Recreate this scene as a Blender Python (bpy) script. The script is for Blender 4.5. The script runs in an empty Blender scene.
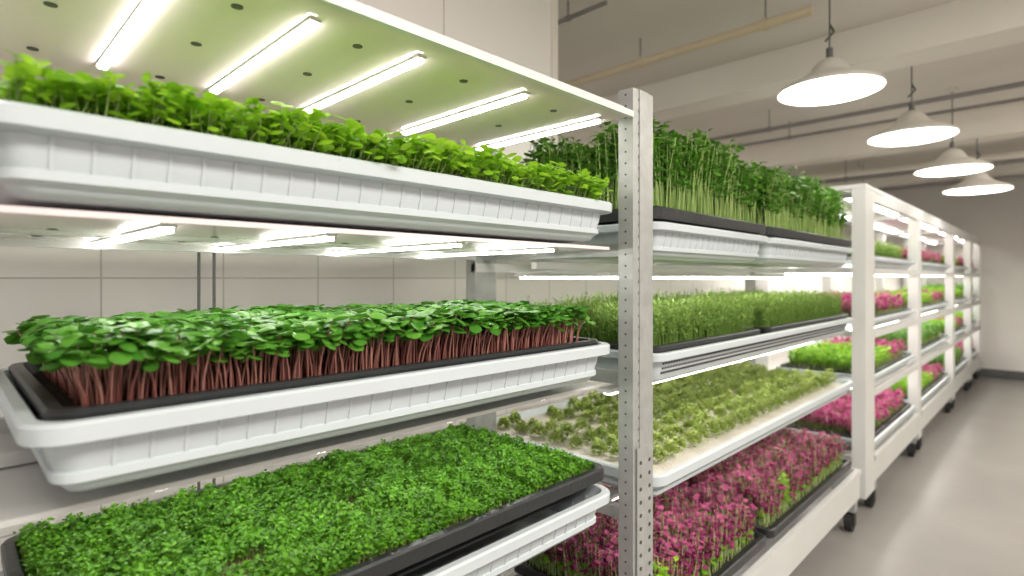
import bpy, math, numpy as np
from mathutils import Vector
rng=np.random.default_rng(7)
H=1.4
D=bpy.data
sc=bpy.context.scene
try:
    sc.view_settings.view_transform='Standard'
    sc.view_settings.exposure=.34
except Exception: pass

# ------------------------------------------------------------ materials
def mat(name,col,rough=0.5,metal=0.0,noise=0.0,nscale=8.0,bump=0.0,bscale=60.0,emit=0.0,col2=None,spec=None):
    m=D.materials.new(name); m.use_nodes=True
    nt=m.node_tree; b=nt.nodes['Principled BSDF']
    b.inputs['Base Color'].default_value=(*col,1)
    b.inputs['Roughness'].default_value=rough
    b.inputs['Metallic'].default_value=metal
    if spec is not None: b.inputs['Specular IOR Level'].default_value=spec
    if emit>0:
        b.inputs['Emission Color'].default_value=(*col,1)
        b.inputs['Emission Strength'].default_value=emit
    tc=nt.nodes.new('ShaderNodeTexCoord')
    if noise>0 or col2:
        n=nt.nodes.new('ShaderNodeTexNoise'); n.inputs['Scale'].default_value=nscale
        n.inputs['Detail'].default_value=6
        nt.links.new(tc.outputs['Object'],n.inputs['Vector'])
        r=nt.nodes.new('ShaderNodeValToRGB')
        c2=col2 if col2 else tuple(c*(1-noise) for c in col)
        r.color_ramp.elements[0].position=.3; r.color_ramp.elements[1].position=.7
        r.color_ramp.elements[0].color=(*c2,1); r.color_ramp.elements[1].color=(*col,1)
        nt.links.new(n.outputs['Fac'],r.inputs['Fac'])
        nt.links.new(r.outputs['Color'],b.inputs['Base Color'])
    if bump>0:
        n2=nt.nodes.new('ShaderNodeTexNoise'); n2.inputs['Scale'].default_value=bscale
        nt.links.new(tc.outputs['Object'],n2.inputs['Vector'])
        bp=nt.nodes.new('ShaderNodeBump'); bp.inputs['Strength'].default_value=bump
        bp.inputs['Distance'].default_value=.01
        nt.links.new(n2.outputs['Fac'],bp.inputs['Height'])
        nt.links.new(bp.outputs['Normal'],b.inputs['Normal'])
    return m

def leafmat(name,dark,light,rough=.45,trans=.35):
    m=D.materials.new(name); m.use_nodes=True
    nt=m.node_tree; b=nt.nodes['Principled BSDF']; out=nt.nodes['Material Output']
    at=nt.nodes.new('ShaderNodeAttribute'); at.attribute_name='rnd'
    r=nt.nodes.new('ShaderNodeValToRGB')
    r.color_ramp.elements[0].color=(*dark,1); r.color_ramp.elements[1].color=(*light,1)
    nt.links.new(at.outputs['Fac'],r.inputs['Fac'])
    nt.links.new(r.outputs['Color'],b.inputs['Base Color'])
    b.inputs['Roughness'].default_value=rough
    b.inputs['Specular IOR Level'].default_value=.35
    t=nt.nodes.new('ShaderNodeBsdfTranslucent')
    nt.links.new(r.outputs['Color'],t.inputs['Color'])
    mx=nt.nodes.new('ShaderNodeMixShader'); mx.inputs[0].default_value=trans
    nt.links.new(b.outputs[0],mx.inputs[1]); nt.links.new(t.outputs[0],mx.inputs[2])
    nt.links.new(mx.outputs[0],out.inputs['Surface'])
    return m

def tilemat(name,col,mort,w,h,uv='YZ',off=(0,0)):
    m=mat(name,col,rough=.3)
    nt=m.node_tree; b=nt.nodes['Principled BSDF']
    tc=nt.nodes.new('ShaderNodeTexCoord'); s=nt.nodes.new('ShaderNodeSeparateXYZ'); c=nt.nodes.new('ShaderNodeCombineXYZ')
    nt.links.new(tc.outputs['Object'],s.inputs[0])
    nt.links.new(s.outputs[uv[0]],c.inputs[0]); nt.links.new(s.outputs[uv[1]],c.inputs[1])
    mp=nt.nodes.new('ShaderNodeMapping'); mp.inputs['Location'].default_value=(off[0],off[1],0)
    nt.links.new(c.outputs[0],mp.inputs[0])
    k=nt.nodes.new('ShaderNodeTexBrick'); k.offset=0; k.squash=1
    k.inputs['Scale'].default_value=1; k.inputs['Brick Width'].default_value=w; k.inputs['Row Height'].default_value=h
    k.inputs['Mortar Size'].default_value=.0022; k.inputs['Mortar Smooth'].default_value=.1
    k.inputs['Color1'].default_value=(*col,1); k.inputs['Color2'].default_value=(*[x*.97 for x in col],1)
    k.inputs['Mortar'].default_value=(*mort,1)
    nt.links.new(mp.outputs[0],k.inputs['Vector'])
    nt.links.new(k.outputs['Color'],b.inputs['Base Color'])
    bp=nt.nodes.new('ShaderNodeBump'); bp.inputs['Strength'].default_value=.4; bp.inputs['Distance'].default_value=.003; bp.invert=True
    nt.links.new(k.outputs['Fac'],bp.inputs['Height']); nt.links.new(bp.outputs['Normal'],b.inputs['Normal'])
    return m

M={}
M['plastic']=mat('white_plastic',(.53,.58,.60),.32,noise=.04,nscale=5)
M['black']=mat('black_plastic',(.018,.02,.022),.35,bump=.1)
M['soil']=mat('growing_soil',(.05,.035,.022),.95,col2=(.015,.01,.007),nscale=60,bump=1,bscale=120)
M['soilpale']=mat('coir_soil',(.30,.19,.11),.95,col2=(.12,.07,.04),nscale=60,bump=1,bscale=120)
M['mat_white']=mat('pale_growing_mat',(.68,.64,.58),.9,col2=(.56,.51,.44),nscale=14,bump=.5,bscale=90)
M['galv']=mat('galvanised_steel',(.40,.41,.395),.40,metal=.3,noise=.18,nscale=25,bump=.1)
M['frame']=mat('white_powder_coat',(.62,.62,.60),.4,noise=.05,nscale=4)
M['dark']=mat('dark_rubber',(.02,.02,.02),.6,noise=.3)
M['led']=mat('led_tube',(1,.97,.92),.4,emit=19)
M['ledfar']=mat('led_strip',(1,.96,.88),.4,emit=9)
M['lamp']=mat('lamp_diffuser',(1,.98,.93),.4,emit=8)
M['panel']=mat('gloss_reflector_panel',(.84,.71,.72),.12,noise=.05,nscale=2)
M['hole']=mat('dark_socket',(.05,.045,.04),.5,noise=.2)
M['shade']=mat('lamp_shade_enamel',(.66,.63,.57),.4,noise=.05)
M['cord']=mat('grey_cord',(.12,.12,.11),.5,noise=.1)
M['ceil']=mat('ceiling_paint',(.70,.66,.60),.8,noise=.06,nscale=1.2,bump=.1)
M['beam']=mat('beam_paint',(.80,.76,.69),.7,noise=.06,nscale=2)
M['pipe']=mat('cream_pipe',(.62,.52,.36),.4,noise=.1)
M['dpipe']=mat('grey_pipe',(.24,.23,.215),.4,noise=.2)
M['farwall']=mat('wall_plaster',(.66,.635,.60),.8,noise=.08,nscale=1.5,bump=.08)
M['floor']=mat('sealed_concrete',(.28,.263,.245),.30,noise=.16,nscale=1.7,bump=.05,bscale=25)
M['base']=mat('dark_skirting',(.09,.09,.09),.5,noise=.1)
M['sign']=mat('green_sign',(.02,.30,.10),.4,noise=.1)
M['tile']=tilemat('white_wall_tile',(.86,.83,.79),(.54,.52,.48),.2925,.30,off=(0.005,.1))
M['upper']=tilemat('white_wall_panel',(.84,.82,.79),(.38,.37,.35),1.4,3.2,off=(0,.1))

# ------------------------------------------------------------ mesh builder
class MB:
    def __init__(s): s.v=[];s.f=[];s.m=[];s.mats=[]
    def mi(s,k):
        if k not in s.mats: s.mats.append(k)
        return s.mats.index(k)
    def add(s,vs,fs,k):
        o=len(s.v); s.v+=list(vs); i=s.mi(k)
        for f in fs: s.f.append(tuple(a+o for a in f)); s.m.append(i)
    def box(s,x0,x1,y0,y1,z0,z1,k):
        vs=[(x,y,z) for z in(z0,z1) for y in(y0,y1) for x in(x0,x1)]
        s.add(vs,[(0,2,3,1),(4,5,7,6),(0,1,5,4),(2,6,7,3),(0,4,6,2),(1,3,7,5)],k)
    def cyl(s,p,q,r,k,n=12,r2=None):
        p=Vector(p);q=Vector(q);a=(q-p).normalized()
        u=a.orthogonal().normalized();w=a.cross(u); r2=r if r2 is None else r2
        vs=[]
        for c,rr in((p,r),(q,r2)):
            for i in range(n):
                t=2*math.pi*i/n; vs.append(tuple(c+u*math.cos(t)*rr+w*math.sin(t)*rr))
        fs=[(i,(i+1)%n,n+(i+1)%n,n+i) for i in range(n)]+[tuple(range(n))[::-1],tuple(range(n,2*n))]
        s.add(vs,fs,k)
    def lathe(s,c,prof,k,n=32):
        vs=[]
        for r,z in prof:
            for i in range(n):
                t=2*math.pi*i/n; vs.append((c[0]+r*math.cos(t),c[1]+r*math.sin(t),c[2]+z))
        fs=[]
        for j in range(len(prof)-1):
            for i in range(n): fs.append((j*n+i,j*n+(i+1)%n,(j+1)*n+(i+1)%n,(j+1)*n+i))
        s.add(vs,fs,k)
    def loft(s,loops,k,cap0=True,cap1=True):
        n=len(loops[0]); vs=[p for l in loops for p in l]; fs=[]
        for j in range(len(loops)-1):
            for i in range(n): fs.append((j*n+i,j*n+(i+1)%n,(j+1)*n+(i+1)%n,(j+1)*n+i))
        if cap0: fs.append(tuple(range(n))[::-1])
        if cap1: fs.append(tuple(range((len(loops)-1)*n,len(loops)*n)))
        s.add(vs,fs,k)
    def mesh(s,name,smooth=False):
        me=D.meshes.new(name); me.from_pydata(s.v,[],s.f)
        for k in s.mats: me.materials.append(M[k])
        me.polygons.foreach_set('material_index',s.m)
        if smooth:
            me.polygons.foreach_set('use_smooth',[True]*len(s.f))
            try: me.set_sharp_from_angle(angle=math.radians(35))
            except Exception: pass
        me.update(); return me
def obj(name,me,parent=None,loc=(0,0,0)):
    o=D.objects.new(name,me); sc.collection.objects.link(o); o.location=loc
    if parent: o.parent=parent
    return o

def rr(L,W,r,z,n=6):
    pts=[]
    for cx,cy,a0 in((W/2-r,L/2-r,0),(-W/2+r,L/2-r,90),(-W/2+r,-L/2+r,180),(W/2-r,-L/2+r,270)):
        for i in range(n+1):
            a=math.radians(a0+90*i/n); pts.append((cx+r*math.cos(a),cy+r*math.sin(a),z))
    return pts
def tray_mesh(name,L,W,h,k='plastic',ribs=True,holes=False,R=.05,rim=.022):
    b=MB()
    prof=[(.062,-h),(.048,-h+.004),(.040,-h+.014),(.028,-h*.30-.016),(.026,-rim-.004),(.006,-rim-.002),(.001,-rim),(.0,-.004),(.004,0),(.018,.0),(.021,-.004),(.045,-h+.008)]
    loops=[rr(L-2*o,W-2*o,max(R-o*.6,.012),z) for o,z in prof]
    b.loft(loops,k)
    if ribs:
        z1=-rim-.004; z0=-h+.016
        def off(z): return .026+(.040-.026)*((z1-z)/(z1-z0))
        def rib(side,t,w=.0035,e=.004):
            for (za,zb) in ((z0,z1),):
                oa,ob=off(za),off(zb)
                if side in('x+','x-'):
                    sg=1 if side=='x+' else -1
                    vs=[]
                    for z,o in((za,oa),(zb,ob)):
                        x=sg*(W/2-o)
                        vs+=[(x-sg*.004,t-w,z),(x-sg*.004,t+w,z),(x+sg*e,t+w*.7,z),(x+sg*e,t-w*.7,z)]
                else:
                    sg=1 if side=='y+' else -1
                    vs=[]
                    for z,o in((za,oa),(zb,ob)):
                        y=sg*(L/2-o)
                        vs+=[(t-w,y-sg*.004,z),(t+w,y-sg*.004,z),(t+w*.7,y+sg*e,z),(t-w*.7,y+sg*e,z)]
                b.add(vs,[(0,1,2,3),(4,7,6,5),(0,4,5,1),(1,5,6,2),(2,6,7,3),(3,7,4,0)],k)
        sp=.040; n=int((L-.14)/sp)
        for i in range(n+1):
            t=-(n*sp)/2+i*sp
            rib('x+',t); rib('x-',t)
        n=int((W-.14)/sp)
        for i in range(n+1):
            t=-(n*sp)/2+i*sp
            rib('y+',t); rib('y-',t)
        zz=z0+.012; o=off(zz)-.0062
        b.loft([rr(L-2*(o+.008),W-2*(o+.008),R-.02,zz-.014),rr(L-2*o,W-2*o,R-.02,zz-.008),rr(L-2*o,W-2*o,R-.02,zz+.003),rr(L-2*(o+.007),W-2*(o+.007),R-.02,zz+.006)],k,False,False)
    if holes:
        n=int((L-.14)/.016)
        for i in range(n):
            for j in range(3):
                y=-(n*.016)/2+i*.016; z=-rim-.012-j*.014
                x=W/2-.029-(.008)*j/3+.0035
                b.box(x-.004,x+.0015,y-.0035,y+.0035,z-.003,z+.003,'hole')
    return b.mesh(name,True)

# ------------------------------------------------------------ plant building (numpy)
def grid_faces(r,c):
    return np.array([(j*c+i,j*c+i+1,(j+1)*c+i+1,(j+1)*c+i) for j in range(r-1) for i in range(c-1)])
def leaf_tpl(kind='oval'):
    if kind=='oval': T=[(0,.10),(.18,.38),(.5,.5),(.82,.36),(1.0,.08)]
    elif kind=='long': T=[(0,.05),(.35,.22),(.75,.18),(1.0,.02)]
    elif kind=='small': T=[(0,.12),(.55,.5),(1.0,.06)]
    v=[]
    for t,w in T:
        z=-.30*t*t
        v+=[(-w,t,z-.10*w),(0,t,z+.03),(w,t,z-.10*w)] if kind=='oval' else [(-w,t,z+.18*w),(0,t,z),(w,t,z+.18*w)]
    return np.array(v),grid_faces(len(T),3)
def stem_tpl(rows=4):
    v=[];n=3
    for j in range(rows):
        z=j/(rows-1); r=1-.35*z
        for i in range(n): 
            a=2*math.pi*i/n; v.append((r*math.cos(a),r*math.sin(a),z))
    f=[(j*n+i,j*n+(i+1)%n,(j+1)*n+(i+1)%n,(j+1)*n+i) for j in range(rows-1) for i in range(n)]
    return np.array(v),np.array(f)
class PB:
    def __init__(s): s.V=[];s.F=[];s.M=[];s.A=[];s.n=0;s.mats=[]
    def push(s,V,F,k,rnd):
        N,nv,_=V.shape
        if k not in s.mats: s.mats.append(k)
        s.V.append(V.reshape(-1,3)); off=(np.arange(N)*nv+s.n)[:,None,None]
        FF=(F[None]+off).reshape(-1,4); s.F.append(FF); s.M.append(np.full(len(FF),s.mats.index(k)))
        r=rnd if rnd.ndim==2 else np.repeat(rnd[:,None],nv,1)
        s.A.append(r.ravel()); s.n+=N*nv
    def leaves(s,tpl,pos,yaw,pitch,size,k,rnd,wid=1.0,roll=None):
        tv,tf=tpl; N=len(pos)
        L=tv[None]*size[:,None,None]*np.array([wid,1,1])
        if roll is not None:
            c,sn=np.cos(roll)[:,None],np.sin(roll)[:,None]
            x=L[...,0]*c+L[...,2]*sn; z=-L[...,0]*sn+L[...,2]*c; L=np.stack([x,L[...,1],z],-1)
        cp,sp=np.cos(pitch)[:,None],np.sin(pitch)[:,None]
        y=L[...,1]*cp-L[...,2]*sp; z=L[...,1]*sp+L[...,2]*cp; x=L[...,0]
        cy,sy=np.cos(yaw)[:,None],np.sin(yaw)[:,None]
        V=np.stack([x*cy-y*sy,x*sy+y*cy,z],-1)+pos[:,None,:]
        s.push(V,tf,k,rnd)
    def stems(s,tpl,base,h,rad,lean,k,rnd,grad=0):
        tv,tf=tpl
        z=tv[None,:,2]; q=z**1.6
        x=base[:,0:1]+tv[None,:,0]*rad[:,None]+lean[:,0:1]*q
        y=base[:,1:2]+tv[None,:,1]*rad[:,None]+lean[:,1:2]*q
        zz=base[:,2:3]+z*h[:,None]
        if grad: rnd=rnd[:,None]*(1-grad)+z*grad
        s.push(np.stack([x,y,zz],-1),tf,k,rnd)
        return np.stack([base[:,0]+lean[:,0],base[:,1]+lean[:,1],base[:,2]+h],-1)
    def mesh(s,name):
        V=np.concatenate(s.V);F=np.concatenate(s.F);Mi=np.concatenate(s.M);A=np.concatenate(s.A)
        me=D.meshes.new(name); me.vertices.add(len(V)); me.vertices.foreach_set('co',V.astype(np.float32).ravel())
        me.loops.add(len(F)*4); me.loops.foreach_set('vertex_index',F.astype(np.int32).ravel())
        me.polygons.add(len(F)); me.polygons.foreach_set('loop_start',(np.arange(len(F))*4).astype(np.int32))
        me.polygons.foreach_set('loop_total',np.full(len(F),4,np.int32))
        for k in s.mats: me.materials.append(M[k])
        me.polygons.foreach_set('material_index',Mi.astype(np.int32))
        me.polygons.foreach_set('use_smooth',np.ones(len(F),bool))
        a=me.attributes.new('rnd','FLOAT','POINT'); a.data.foreach_set('value',np.clip(A,0,1).astype(np.float32))
        me.update(calc_edges=True); me.validate(); return me
OV,LG,SM,ST=leaf_tpl('oval'),leaf_tpl('long'),leaf_tpl('small'),stem_tpl(4)
ST2=stem_tpl(2)
U=lambda a,b,n: rng.uniform(a,b,n)
def scatter(L,W,sp,jit=.5):
    ny=int(L/sp);nx=int(W/sp)
    y,x=np.meshgrid(np.linspace(-L/2,L/2,ny),np.linspace(-W/2,W/2,nx),indexing='ij')
    x=x.ravel()+U(-jit,jit,x.size)*sp; y=y.ravel()+U(-jit,jit,y.size)*sp
    return np.stack([np.clip(x,-W/2,W/2),np.clip(y,-L/2,L/2),np.zeros_like(x)],-1)
def lownoise(p,f,seed=0):
    r=np.random.default_rng(seed); s=np.zeros(len(p))
    for _ in range(6):
        a=r.uniform(-1,1,2)*f; s+=np.sin(p[:,0]*a[0]+p[:,1]*a[1]+r.uniform(0,6.3))
    return s/6

M['lfA']=leafmat('bright_leaf',(.14,.36,.012),(.46,.74,.05),trans=.45)
M['stA']=leafmat('pale_green_stem',(.30,.46,.10),(.60,.72,.32),trans=.2)
M['lfB']=leafmat('deep_green_leaf',(.035,.17,.012),(.17,.44,.055),rough=.36,trans=.28)
M['stB']=leafmat('red_stem',(.20,.045,.04),(.66,.34,.27),trans=.15)
M['lfC']=leafmat('cress_leaf',(.025,.12,.005),(.16,.41,.02),trans=.3)
M['lfD']=leafmat('pea_leaf',(.045,.17,.015),(.20,.46,.05),trans=.3)
M['stD']=leafmat('pea_stem',(.20,.35,.07),(.46,.61,.20),trans=.2)
M['lfE']=leafmat('feathery_leaf',(.16,.31,.05),(.44,.60,.17),trans=.35)
M['lfF']=leafmat('pale_leaf',(.22,.33,.05),(.58,.67,.22),trans=.35)
M['lfG']=leafmat('purple_leaf',(.11,.010,.045),(.54,.09,.25),trans=.28)
M['lfH']=leafmat('magenta_leaf',(.33,.015,.14),(.68,.10,.34),trans=.3)

def plants_A(L,W,name,sp=.0098,h=.073,ls=.019):
    p=PB(); b=scatter(L,W,sp); n=len(b)
    hh=h*(1+.20*lownoise(b,38,1)+.10*lownoise(b,110,21))*U(.66,1.16,n); lean=rng.normal(0,.012,(n,2)); ef=np.clip((b[:,0]-(W/2-.05))/.05,0,1); lean[:,0]+=.028*ef
    el=np.clip((-b[:,1]-(L/2-.12))/.12,0,1); hh*=1-.22*el
    rnd=U(0,1,n)
    top=p.stems(ST,b,hh,np.full(n,.0012),lean,'stA',rnd)
    y0=U(0,6.28,n)
    for k in range(7):
        m=rng.random(n)<(1 if k<2 else .65); q=m.sum()
        dz=0 if k<2 else (.012 if k<5 else .030)
        t=top[m].copy(); t[:,2]-= dz*U(.3,1.2,q)
        p.leaves(OV,t,y0[m]+k*math.pi+ (1.57 if k>=2 else 0)+U(-.4,.4,q),U(-.3,.9,q),ls*U(.5,1.25,q),'lfA',rnd[m]*.5+U(0,.5,q)-(.15 if k>4 else 0),wid=.85,roll=U(-.6,.6,q))
    return p.mesh(name)
def plants_B(L,W,name):
    p=PB(); b=scatter(L,W,.0112); n=len(b)
    hh=.094*(1+.09*lownoise(b,26,2))*U(.78,1.08,n); lean=rng.normal(0,.011,(n,2))
    ef=np.clip((b[:,0]-(W/2-.04))/.04,0,1); lean[:,0]+=.016*ef
    el=np.clip((-b[:,1]-(L/2-.05))/.05,0,1); lean[:,1]-=.016*el
    rnd=U(0,1,n)
    top=p.stems(ST,b,hh,np.full(n,.0020),lean,'stB',rnd,grad=.45)
    y0=U(0,6.28,n)
    for k in range(8):
        m=rng.random(n)<(1 if k<2 else .65); q=m.sum()
        dz=0 if k<2 else (.008 if k<5 else .016)
        t=top[m].copy(); t[:,2]-=dz*U(.3,1.2,q)
        p.leaves(OV,t,y0[m]+k*math.pi+(1.57 if k>=2 else 0)+U(-.4,.4,q),U(-.35,.55,q),.026*U(.55,1.15,q),'lfB',rnd[m]*.45+U(0,.55,q)-(.1 if k>4 else 0),wid=.95,roll=U(-.45,.45,q))
    return p.mesh(name)
def plants_C(L,W,name):
    p=PB(); b=scatter(L,W,.0060)
    for cx,cy,r in ((.02,-.02,.028),(-.02,.05,.014),(.12,-.28,.030),(.17,-.05,.014),(-.12,.22,.014),(.22,-.16,.012)):
        b=b[((b[:,0]-cx)/1.0)**2+((b[:,1]-cy)/1.4)**2>r*r*U(.6,1.3,len(b))]
    n=len(b); bb=b.copy(); z=.022+.012*lownoise(b,60,3)+.014*lownoise(b,210,8)
    rnd=.5+.8*lownoise(b,210,8)+.3*lownoise(b,40,4)
    bb[:,2]=z
    p.stems(ST2,b[::2],z[::2],np.full(len(b[::2]),.0008),rng.normal(0,.003,(len(b[::2]),2)),'stA',rnd[::2]*.3)
    for k in range(5):
        t=bb.copy(); t[:,:2]+=rng.normal(0,.003,(n,2)); t[:,2]+=U(-.007,.007,n)
        p.leaves(SM,t,U(0,6.28,n),U(-.3,1.2,n),.0068*U(.6,1.3,n),'lfC',rnd*.5+U(0,.5,n),wid=1.1,roll=U(-.6,.6,n))
    return p.mesh(name)
def plants_D(L,W,name):
    p=PB(); b=scatter(L,W,.0135); n=len(b)
    hh=np.clip(.262*(1+.22*lownoise(b,26,5))*U(.72,1.08,n),.1,.285); lean=np.clip(rng.normal(0,.022,(n,2)),-.04,.04)
    rnd=U(0,1,n)
    p.stems(ST,b,hh,np.full(n,.0018),lean,'stD',rnd)
    for k in range(10):
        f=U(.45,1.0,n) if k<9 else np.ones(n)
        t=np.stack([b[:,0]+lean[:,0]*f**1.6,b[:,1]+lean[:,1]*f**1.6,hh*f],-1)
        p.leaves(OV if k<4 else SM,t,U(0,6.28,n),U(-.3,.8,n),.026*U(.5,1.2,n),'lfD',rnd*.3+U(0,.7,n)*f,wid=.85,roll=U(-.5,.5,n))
    return p.mesh(name)
def plants_E(L,W,name,h=.130,mt='lfE',sp=.0115):
    p=PB(); b=scatter(L,W,sp); n=len(b)
    hh=h*(1+.20*lownoise(b,30,6))*U(.7,1.12,n); lean=rng.normal(0,.014,(n,2)); rnd=U(0,1,n)
    p.stems(ST,b,hh,np.full(n,.0009),lean,mt,rnd*.4)
    for k in range(9):
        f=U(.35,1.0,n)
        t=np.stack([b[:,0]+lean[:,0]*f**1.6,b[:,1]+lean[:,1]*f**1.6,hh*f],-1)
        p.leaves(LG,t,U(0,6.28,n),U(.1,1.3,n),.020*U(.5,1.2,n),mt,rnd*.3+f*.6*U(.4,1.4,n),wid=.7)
    return p.mesh(name)
def plants_F(L,W,name):
    p=PB(); b=scatter(L,W,.070,.14)
    t0=(b[:,1]+L/2)/L
    b=b[rng.random(len(b))<np.clip(.70+1.2*t0,0,.98)]
    n=len(b); K=260
    t1=(b[:,1]+L/2)/L
    c=np.repeat(b,K,0); r=np.repeat(U(.019,.031,n)*(.85+.40*t1),K); a=U(0,6.28,n*K); e=np.sqrt(U(0,1,n*K))
    rn=np.repeat(U(0,1,n),K)
    t=c.copy(); t[:,0]+=r*e*np.cos(a); t[:,1]+=r*e*np.sin(a); t[:,2]=.004+ np.sqrt(np.clip(1-e**2,0,1))*r*2.0*U(.5,1.12,n*K)
    p.leaves(SM,t,a-1.57+U(-.6,.6,n*K),U(.0,1.3,n*K),.0115*U(.6,1.3,n*K),'lfF',rn*.3+U(0,.6,n*K)*(1-.3*e)+.1,wid=.85)
    return p.mesh(name)
def plants_G(L,W,name,m1='lfG',m2='lfA',h=.07,split=None,sp=.016):
    p=PB(); b=scatter(L,W,sp); n=len(b)
    hh=h*(1+.28*lownoise(b,36,9))*U(.6,1.15,n); lean=rng.normal(0,.012,(n,2)); rnd=U(0,1,n)
    top=p.stems(ST2,b,hh,np.full(n,.0015),lean,'stA',rnd)
    g=(lownoise(b,9,12)>.35) if split is None else (b[:,1]<split)
    for k in range(8):
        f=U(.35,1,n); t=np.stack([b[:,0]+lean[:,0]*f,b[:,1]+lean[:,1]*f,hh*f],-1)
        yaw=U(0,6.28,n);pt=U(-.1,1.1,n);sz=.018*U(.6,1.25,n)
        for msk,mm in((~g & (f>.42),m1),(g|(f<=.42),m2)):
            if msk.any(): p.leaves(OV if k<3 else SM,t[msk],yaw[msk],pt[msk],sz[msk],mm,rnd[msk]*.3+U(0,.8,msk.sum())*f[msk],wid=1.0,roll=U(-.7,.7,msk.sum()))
    return p.mesh(name)

# ------------------------------------------------------------ tray unit
def unit(kind,y0,y1,zr,tmesh=None,bmesh=None,smesh=None,pmesh=None,bz=.010,pz=-.015,sz=-.02,xf=-.8,W=.6):
    e=obj(kind,None,None,(xf-W/2,(y0+y1)/2,H+zr)); e.empty_display_size=.1
    if tmesh: obj('tray_shell',tmesh,e)
    if bmesh: obj('inner_tray',bmesh,e,(0,0,bz))
    if smesh: obj('growing_medium',smesh,e,(0,0,sz))
    if pmesh: obj('seedlings',pmesh,e,(0,0,pz))
    return e
def soil_mesh(name,L,W,k):
    b=MB(); b.loft([rr(L,W,.03,-.02),rr(L,W,.03,0)],k); return b.mesh(name)

L1=1.14; W=.6
yc=(0.06,1.20)
T1=tray_mesh('white_tray_large',L1,W,.098,rim=.024)
B1=tray_mesh('black_tray_large',L1-.05,W-.05,.055,'black',ribs=False,R=.035,rim=.014)
S1=soil_mesh('soil_large',L1-.11,W-.11,'soil')
unit('basil_microgreens_tray',.01,1.21,.19,tray_mesh('white_tray_top',1.20,W,.098,rim=.024),None,soil_mesh('soil_top',1.20-.09,W-.09,'soil'),plants_A(1.20-.085,W-.085,'basil_seedlings'),pz=-.02,sz=-.022)
unit('amaranth_microgreens_tray',*yc,-.165,T1,B1,S1,plants_B(L1-.14,W-.15,'amaranth_seedlings'),pz=-.006,sz=-.006)
unit('cress_microgreens_tray',*yc,-.535,T1,tray_mesh('black_tray_tall',L1-.03,W-.03,.075,'black',ribs=False,R=.035,rim=.030),soil_mesh('soil_cress',L1-.08,W-.08,'soilpale'),plants_C(L1-.085,W-.085,'cress_seedlings'),bz=.06,pz=.042,sz=.042)
G1=plants_G(.95,W-.12,'red_lettuce_seedlings')
ya=(1.40,2.26); yb=(2.28,3.50)
La=ya[1]-ya[0]; Lb=yb[1]-yb[0]; Lc=yb[1]-ya[0]
Ta=tray_mesh('white_tray_a',La,W,.10); Tb=tray_mesh('white_tray_b',Lb,W,.10)
Ba=tray_mesh('black_tray_a',La-.02,W-.02,.06,'black',ribs=False,R=.03,rim=.035); Bb=tray_mesh('black_tray_b',Lb-.02,W-.02,.06,'black',ribs=False,R=.03,rim=.035)
Sa=soil_mesh('soil_a',La-.06,W-.06,'soil'); Sb=soil_mesh('soil_b',Lb-.06,W-.06,'soil')
unit('pea_shoots_tray',*ya,.16,Ta,Ba,Sa,plants_D(La-.08,W-.09,'pea_shoots_a'),bz=.045,pz=.03,sz=.03)
unit('pea_shoots_tray',*yb,.16,Tb,Bb,Sb,plants_D(Lb-.08,W-.09,'pea_shoots_b'),bz=.045,pz=.03,sz=.03)
Tc=tray_mesh('white_tray_perforated',Lc,W,.095,ribs=False,holes=True)
Bc=tray_mesh('black_tray_a2',La-.05,W-.05,.05,'black',ribs=False,R=.03,rim=.018); Bd=tray_mesh('black_tray_b2',Lb-.05,W-.05,.05,'black',ribs=False,R=.03,rim=.018)
e=unit('dill_microgreens_tray',ya[0],yb[1],-.215,Tc)
for yy,bm,sm,LL in((ya,Bc,Sa,La),(yb,Bd,Sb,Lb)):
    dy=(yy[0]+yy[1])/2-(ya[0]+yb[1])/2
    obj('inner_tray',bm,e,(0,dy,.018)); obj('growing_medium',sm,e,(0,dy,-.004)); obj('seedlings',plants_E(LL-.1,W-.1,'dill_seedlings'),e,(0,dy,-.004))
W3=.82
unit('lettuce_seedlings_tray',ya[0],yb[1],-.56,tray_mesh('white_tray_wide',Lc,W3,.085,rim=.03),None,soil_mesh('pale_mat',Lc-.09,W3-.09,'mat_white'),plants_F(Lc-.2,W3-.20,'lettuce_seedlings'),sz=-.018,pz=-.018,W=W3)
e=unit('red_amaranth_tray',ya[0],yb[1],-1.0)
for yy,bm,sm,LL in((ya,Ba,Sa,La),(yb,Bb,Sb,Lb)):
    dy=(yy[0]+yy[1])/2-(ya[0]+yb[1])/2
    obj('inner_tray',bm,e,(0,dy,.004)); obj('growing_medium',sm,e,(0,dy,-.014)); obj('seedlings',plants_G(LL-.1,W-.1,'red_amaranth_seedlings',h=.15,sp=.013),e,(0,dy,-.014))
unit('red_lettuce_tray',0.06,1.2,-1.0,None,B1,S1,G1,sz=-.01,pz=-.01)

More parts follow.
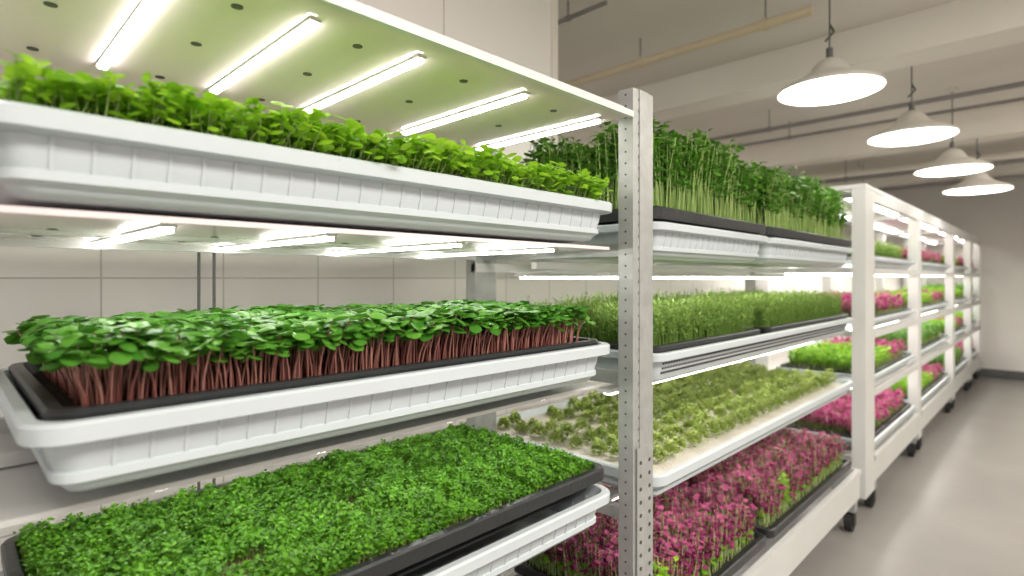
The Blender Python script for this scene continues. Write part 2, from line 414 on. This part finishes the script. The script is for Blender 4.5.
# ------------------------------------------------------------ racks
def post(b,x0,x1,y0,y1,z0,z1,k='galv',holes=True):
    t=.004
    b.box(x0,x1,y0,y0+t,z0,z1,k); b.box(x0,x1,y1-t,y1,z0,z1,k); b.box(x0,x0+t,y0+t,y1-t,z0,z1,k)
    if not holes:
        b.box(x1-t,x1,y0+t,y1-t,z0,z1,k)
        return
    w=y1-y0; cols=[.0,.22,.27,.73,.78,1.0]
    ys=[y0+t+(w-2*t)*c for c in cols]
    for a,c in((0,1),(4,5)): b.box(x1-t,x1,ys[a],ys[c],z0,z1,k)
    b.box(x1-t,x1+.003,ys[2],ys[3],z0,z1,k)
    n=int((z1-z0)/.03)
    for a,c in((1,2),(3,4)):
        for i in range(n):
            zz=z0+i*(z1-z0)/n; b.box(x1-t,x1,ys[a],ys[c],zz+.006,zz+(z1-z0)/n,k)
    b.box(x1+.003,x1+.006,y0+.012,y1-.012,z0+.35,H-.45,k)
    nn=int((H-.45-z0-.37)/.035)
    for i in range(nn):
        zz=z0+.37+i*.035
        for yy in(y0+.028,y1-.028): b.cyl((x1+.0055,yy,zz),(x1+.0068,yy,zz),.0055,'hole',10)
    for i in range(n):
        zz=z0+(i+.5)*(z1-z0)/n
        b.cyl(((x0+x1)/2,y0-.0008,zz),((x0+x1)/2,y0+.001,zz),.003,'hole',8)
def caster(b,x,y):
    b.box(x-.03,x+.03,y-.03,y+.03,.112,.12,'galv')
    b.box(x-.026,x-.021,y-.025,y+.025,.03,.112,'dark'); b.box(x+.021,x+.026,y-.025,y+.025,.03,.112,'dark')
    b.cyl((x-.018,y,.052),(x+.018,y,.052),.052,'dark',20)
xf,xb=-.8,-1.42

def rack(name,y0,y1,levels,ztop,pw,pd,pk,holes,left=True,right=True,frontrail=False):
    e=obj(name,None,None,(0,0,0)); b=MB()
    ends=[]
    if left: ends.append(y0)
    if right: ends.append(y1)
    for y in ends:
        post(b,xf-pd,xf,y,y+pw,.12,H+ztop,pk,holes); post(b,xb-pd,xb,y,y+pw,.12,H+ztop,pk,False)
        for z in levels:
            b.box(xb,xf-pd,y+pw/2-.012,y+pw/2+.012,H+z-.03,H+z+.005,pk)
        b.box(xb,xf-pd,y+pw/2-.012,y+pw/2+.012,H+ztop-.04,H+ztop-.005,pk)
        b.box(xb-pd,xf,y,y+pw,.12,.126,pk)
    if ends: obj('uprights',b.mesh(name+'_uprights'),e)
    b=MB()
    for z in levels:
        ys,ye=y0+(pw if left else 0),y1
        b.box(xb-.02,xb+.005,ys,ye,H+z-.030,H+z,'frame')
        b.box(xf-.36,xf-.34,ys,ye,H+z-.022,H+z-.002,'frame')
        if frontrail: b.box(xf-.075,xf-.05,ys,ye,H+z-.03,H+z-.004,'frame')
    obj('shelf_rails',b.mesh(name+'_rails'),e)
    b=MB(); b.box(xf-.02,xf-.002,y0+pw,y1,.17,H-1.07,'frame'); b.box(xb,xf-.02,y0+pw,y1,.17,.19,'frame'); b.box(xb,xb+.015,y0+pw,y1,.19,H-1.07,'frame')
    for yy in(y0+pw,y1-.015): b.box(xb+.015,xf-.02,yy,yy+.015,.19,H-1.07,'frame')
    b.box(xf-.002,xf+.006,y0+pw,y1,H-1.095,H-1.07,'frame')
    obj('base_cabinet',b.mesh(name+'_base'),e)
    b=MB()
    for y in (y0+pw+.05,y1-.07):
        for x in(xf-.035,xb+.06):
            b.box(x-.03,x+.03,y-.03,y+.03,.12,.171,'galv')
            caster(b,x,y)
    obj('casters',b.mesh(name+'_casters',True),e)
    return e

r1=rack('microgreens_shelving_rack',-.10,1.27,[.09,-.264,-.635,-1.068],.50,.10,.045,'galv',True)
b=MB(); zc=.425
b.box(-1.745,-.81,-.6,1.27,H+zc,H+zc+.012,'panel')
b.box(-.812,-.797,-.6,1.27,H+zc-.004,H+zc+.012,'frame'); b.box(-.84,-.826,-.6,1.27,H+zc+.013,H+zc+.03,'frame')
for X in(-1.36,-1.12,-.92):
    for Y in(.12,.325,.535,.79,1.09):
        b.cyl((X,Y,H+zc-.0015),(X,Y,H+zc+.002),.009,'hole',20)
obj('reflector_canopy',b.mesh('reflector_canopy'),r1)
def tubes(parent,ys,z,x0,x1,k='led',w=.0075):
    b=MB()
    for y in ys:
        b.box(x0-.008,x1+.008,y-w-.002,y+w+.002,z+.002,z+.006,'frame')
        b.box(x0,x1,y-w,y+w,z-.004,z+.002,k)
    obj('led_tubes',b.mesh('led_tubes'),parent)
tubes(r1,[.0,.225,.43,.645,.94,1.23],H+zc-.0062,-1.36,-.88)
b=MB()
b.box(-1.70,-.86,-.05,1.25,H+.075,H+.083,'panel')
b.box(-1.41,-.90,.0,1.25,H-.298,H-.290,'frame')
for X in(-1.3,-1.1):
    for Y in(.12,.35,.61,.91): b.cyl((X,Y,H+.0735),(X,Y,H+.076),.007,'hole',16)
obj('light_shelves',b.mesh('light_shelves'),r1)
tubes(r1,[.225,.47,.76,1.06],H+.069,-1.46,-.90)
tubes(r1,[.225,.47,.76,1.06],H-.304,-1.38,-.93,'led')
b=MB()
for X,Y in((-1.53,.45),(-1.53,.485)):
    b.cyl((X,Y,H-.62),(X,Y,H+.075),.0038,'cord',8)
obj('hanger_rods',b.mesh('hanger_rods',True),r1)

r2=rack('microgreens_shelving_rack',1.27,3.60,[.05,-.315,-.65,-1.068],.50,.10,.045,'galv',True,left=False,right=False)
def longstrip(parent,y0,y1,z,x,k='ledfar'):
    b=MB(); b.box(x-.02,x+.02,y0,y1,z,z+.012,'frame'); b.box(x-.012,x+.012,y0+.02,y1-.02,z-.008,z,k)
    obj('led_strip',b.mesh('led_strip'),parent)
for z in(.005,-.352,-.68):
    longstrip(r2,1.42,3.45,H+z,-1.36); longstrip(r2,1.42,3.45,H+z,-1.0)

posts=[3.72,5.4,7.4,9.0]
ends=[5.4,7.4,9.0,10.1]
Lf=1.36; Wf=.58
Tf=tray_mesh('white_tray_distant',Lf,Wf,.07,ribs=False); Bf=tray_mesh('black_tray_distant',Lf-.05,Wf-.05,.05,'black',ribs=False,rim=.02,R=.03)
Sf=soil_mesh('soil_distant',Lf-.11,Wf-.11,'soil')
P=[plants_G(Lf-.14,Wf-.14,'magenta_mix','lfH','lfA',.11,split=.1,sp=.02),
   plants_G(Lf-.14,Wf-.14,'purple_mix','lfH','lfD',.12,sp=.02),
   plants_G(Lf-.14,Wf-.14,'green_mix','lfD','lfA',.14,sp=.02),
   plants_E(Lf-.14,Wf-.14,'pale_mix',.12,sp=.018),
   plants_G(Lf-.14,Wf-.14,'lime_mix','lfA','lfF',.12,sp=.02)]
names=['magenta_radish_tray','purple_kale_tray','green_mustard_tray','fennel_microgreens_tray','lime_lettuce_tray']
lv=[.13,-.25,-.60,-1.0]
choice=[[3,1,0,1],[1,0,2,0],[0,4,0,2],[1,2,4,1]]
for i,(a,c) in enumerate(zip(posts,ends)):
    pw=.22 if i==0 else .13
    r=rack('grow_light_shelving_rack',a,c,[z-.072 for z in lv[:3]]+[-1.072],.52,pw,.07,'frame',False,right=(i==3),frontrail=True)
    b=MB(); b.box(xb-.03,xf,a,c+(.12 if i==3 else 0),H+.521,H+.545,'frame'); b.box(xf-.03,xf-.002,a+pw,c,H+.46,H+.521,'frame')
    for z in lv: b.box(xf-.012,xf+.003,a+pw,c,H+z-.11,H+z-.072,'frame')
    for z in (.52,.045,-.335,-.685):
        for x in(-1.3,-.95):
            b.box(x-.02,x+.02,a+pw+.02,c-.02,H+z-.025,H+z-.002,'ledfar')
    obj('canopy_and_lights',b.mesh('canopy_and_lights'),r)
    for j,z in enumerate(lv):
        q=choice[i][j]; ln=c-a-pw
        u=unit(names[q],a+pw,a+pw+Lf,z,Tf,Bf,Sf,P[q],bz=.012,pz=-.004,sz=-.004,xf=-.81,W=Wf)
        u.scale=(1,(ln-.03)/Lf,1); u.location.y=a+pw+ln/2

# ------------------------------------------------------------ room
def room(name,*a):
    b=MB(); b.box(*a[:6],a[6]); return obj(name,b.mesh(name))
XL,XR,YB,YF=-7,3.2,-3,10.35; ZC=H+1.45
room('floor',XL,XR,YB,YF,-.1,0,'floor')
room('ceiling',XL,XR,YB,YF,ZC,ZC+.1,'ceil')
room('wall_far',XL,XR,YF,YF+.1,0,ZC,'farwall')
room('wall_right',XR,XR+.1,YB,YF,0,ZC,'farwall')
room('wall_left',XL-.1,XL,YB,YF,0,ZC,'farwall')
room('baseboard_far',XL,XR,YF-.02,YF,0,.12,'base')
room('baseboard_right',XR-.02,XR,YB,YF-.02,0,.12,'base')
room('wall_tiled',-1.87,-1.75,YB,2.05,0,H+.48,'tile')
room('wall_upper',-1.87,-1.75,YB,2.05,H+.48,ZC,'upper')
room('wall_partition',-1.87,-1.75,2.05,YF-.02,0,H+.20,'tile')
room('trim_1',-1.88,-1.735,2.05,2.09,H+.2,ZC,'beam')
for i,(y,w,z) in enumerate(((3.72,.26,1.24),(6.3,.25,1.22),(8.6,.25,1.22))):
    room('ceiling_beam',-6.9,XR-.02,y,y+w,H+z,ZC,'beam')
def pipe(name,p,q,r,k):
    b=MB(); b.cyl(p,q,r,k,16)
    n=3
    P0,P1=Vector(p),Vector(q)
    for i in range(n+1):
        c=P0.lerp(P1,(i+.3)/(n+.6)); dd=(P1-P0).normalized()
        b.cyl(tuple(c-dd*.012),tuple(c+dd*.012),r*1.35,k,16)
        b.cyl(tuple(c),(c.x,c.y,ZC),.005,'dpipe',6)
    obj(name,b.mesh(name,True))
pipe('ceiling_pipe',(-3.5,2.96,H+1.30),(-.86,2.96,H+1.30),.024,'pipe')
pipe('ceiling_conduit',(-4.5,2.3,H+1.36),(-1.6,2.3,H+1.36),.012,'dpipe')
pipe('ceiling_conduit',(-4.5,5.0,H+1.28),(3.0,5.0,H+1.28),.018,'dpipe')
pipe('ceiling_conduit',(-4.5,5.5,H+1.30),(3.0,5.5,H+1.30),.014,'dpipe')
pipe('ceiling_conduit',(-4.5,7.4,H+1.15),(3.0,7.4,H+1.15),.025,'dpipe')
pipe('ceiling_conduit',(-4.5,8.2,H+1.10),(3.0,8.2,H+1.10),.025,'dpipe')
pipe('ceiling_pipe',(-4.5,8.0,H+1.30),(3.0,8.0,H+1.30),.05,'beam')

for X,Y,z in((-.84,3.17,.95),(-.68,4.35,.90),(-.59,5.41,.82),(-.52,6.34,.765)):
    e=obj('pendant_lamp',None,None,(X,Y,H+z)); b=MB(); s=.87
    b.lathe((0,0,0),[(r_*s,z_*s) for r_,z_ in [(.275,0),(.278,.008),(.270,.022),(.22,.048),(.15,.082),(.105,.115),(.085,.150),(.055,.18),(.02,.195),(.012,.20)]],'shade',40)
    b.cyl((0,0,.165),(0,0,.22),.016,'cord',12)
    obj('shade',b.mesh('pendant_shade',True),e)
    b=MB(); b.lathe((0,0,0),[(.262*s,.004),(.25*s,-.006),(.15*s,-.014),(.001,-.018)],'lamp',40); obj('diffuser',b.mesh('pendant_diffuser',True),e)
    b=MB(); b.cyl((0,0,.21),(0,0,1.45-z-.02),.004,'cord',8); b.cyl((0,0,1.45-z-.03),(0,0,1.45-z),.04,'shade',16)
    b.cyl((-.02,0,.26),(.02,0,.30),.006,'cord',8); b.cyl((.02,0,.30),(0,0,.34),.006,'cord',8)
    obj('cord',b.mesh('pendant_cord',True),e)
b=MB(); b.box(-.10,.06,YF-.03,YF,H+.10,H+.24,'frame'); b.box(-.085,.045,YF-.036,YF-.03,H+.115,H+.225,'sign'); obj('wall_safety_sign',b.mesh('wall_safety_sign'))

# ------------------------------------------------------------ lights
def area(name,loc,size,sizey,power,col,rot=(0,0,0)):
    l=D.lights.new(name,'AREA'); l.shape='RECTANGLE'; l.size=size; l.size_y=sizey; l.energy=power; l.color=col
    o=D.objects.new(name,l); sc.collection.objects.link(o); o.location=loc; o.rotation_euler=rot; return o
area('added_fill_light',(1.2,.8,ZC-.02),1.0,3.0,125,(1,.95,.88))  # all three area lamps are added fill to brighten the room, not actual fixtures
area('added_fill_light',(1.2,5.5,ZC-.02),.8,5.0,120,(1,.93,.84))
area('added_fill_light',(-4.2,5.5,ZC-.02),.8,5.0,120,(1,.93,.84))
w=D.worlds.new('World'); sc.world=w; w.use_nodes=True
w.node_tree.nodes['Background'].inputs[0].default_value=(1,.96,.92,1); w.node_tree.nodes['Background'].inputs[1].default_value=1.2

cam=D.cameras.new('camera'); co=D.objects.new('camera',cam); sc.collection.objects.link(co); sc.camera=co
co.location=(0,0,H); co.rotation_euler=(math.radians(90),0,math.radians(44.4))
cam.sensor_width=36; cam.lens=560/1024*36; cam.shift_y=-10/1024; cam.clip_start=.02
cam.dof.use_dof=True; cam.dof.focus_distance=1.25; cam.dof.aperture_fstop=2.2
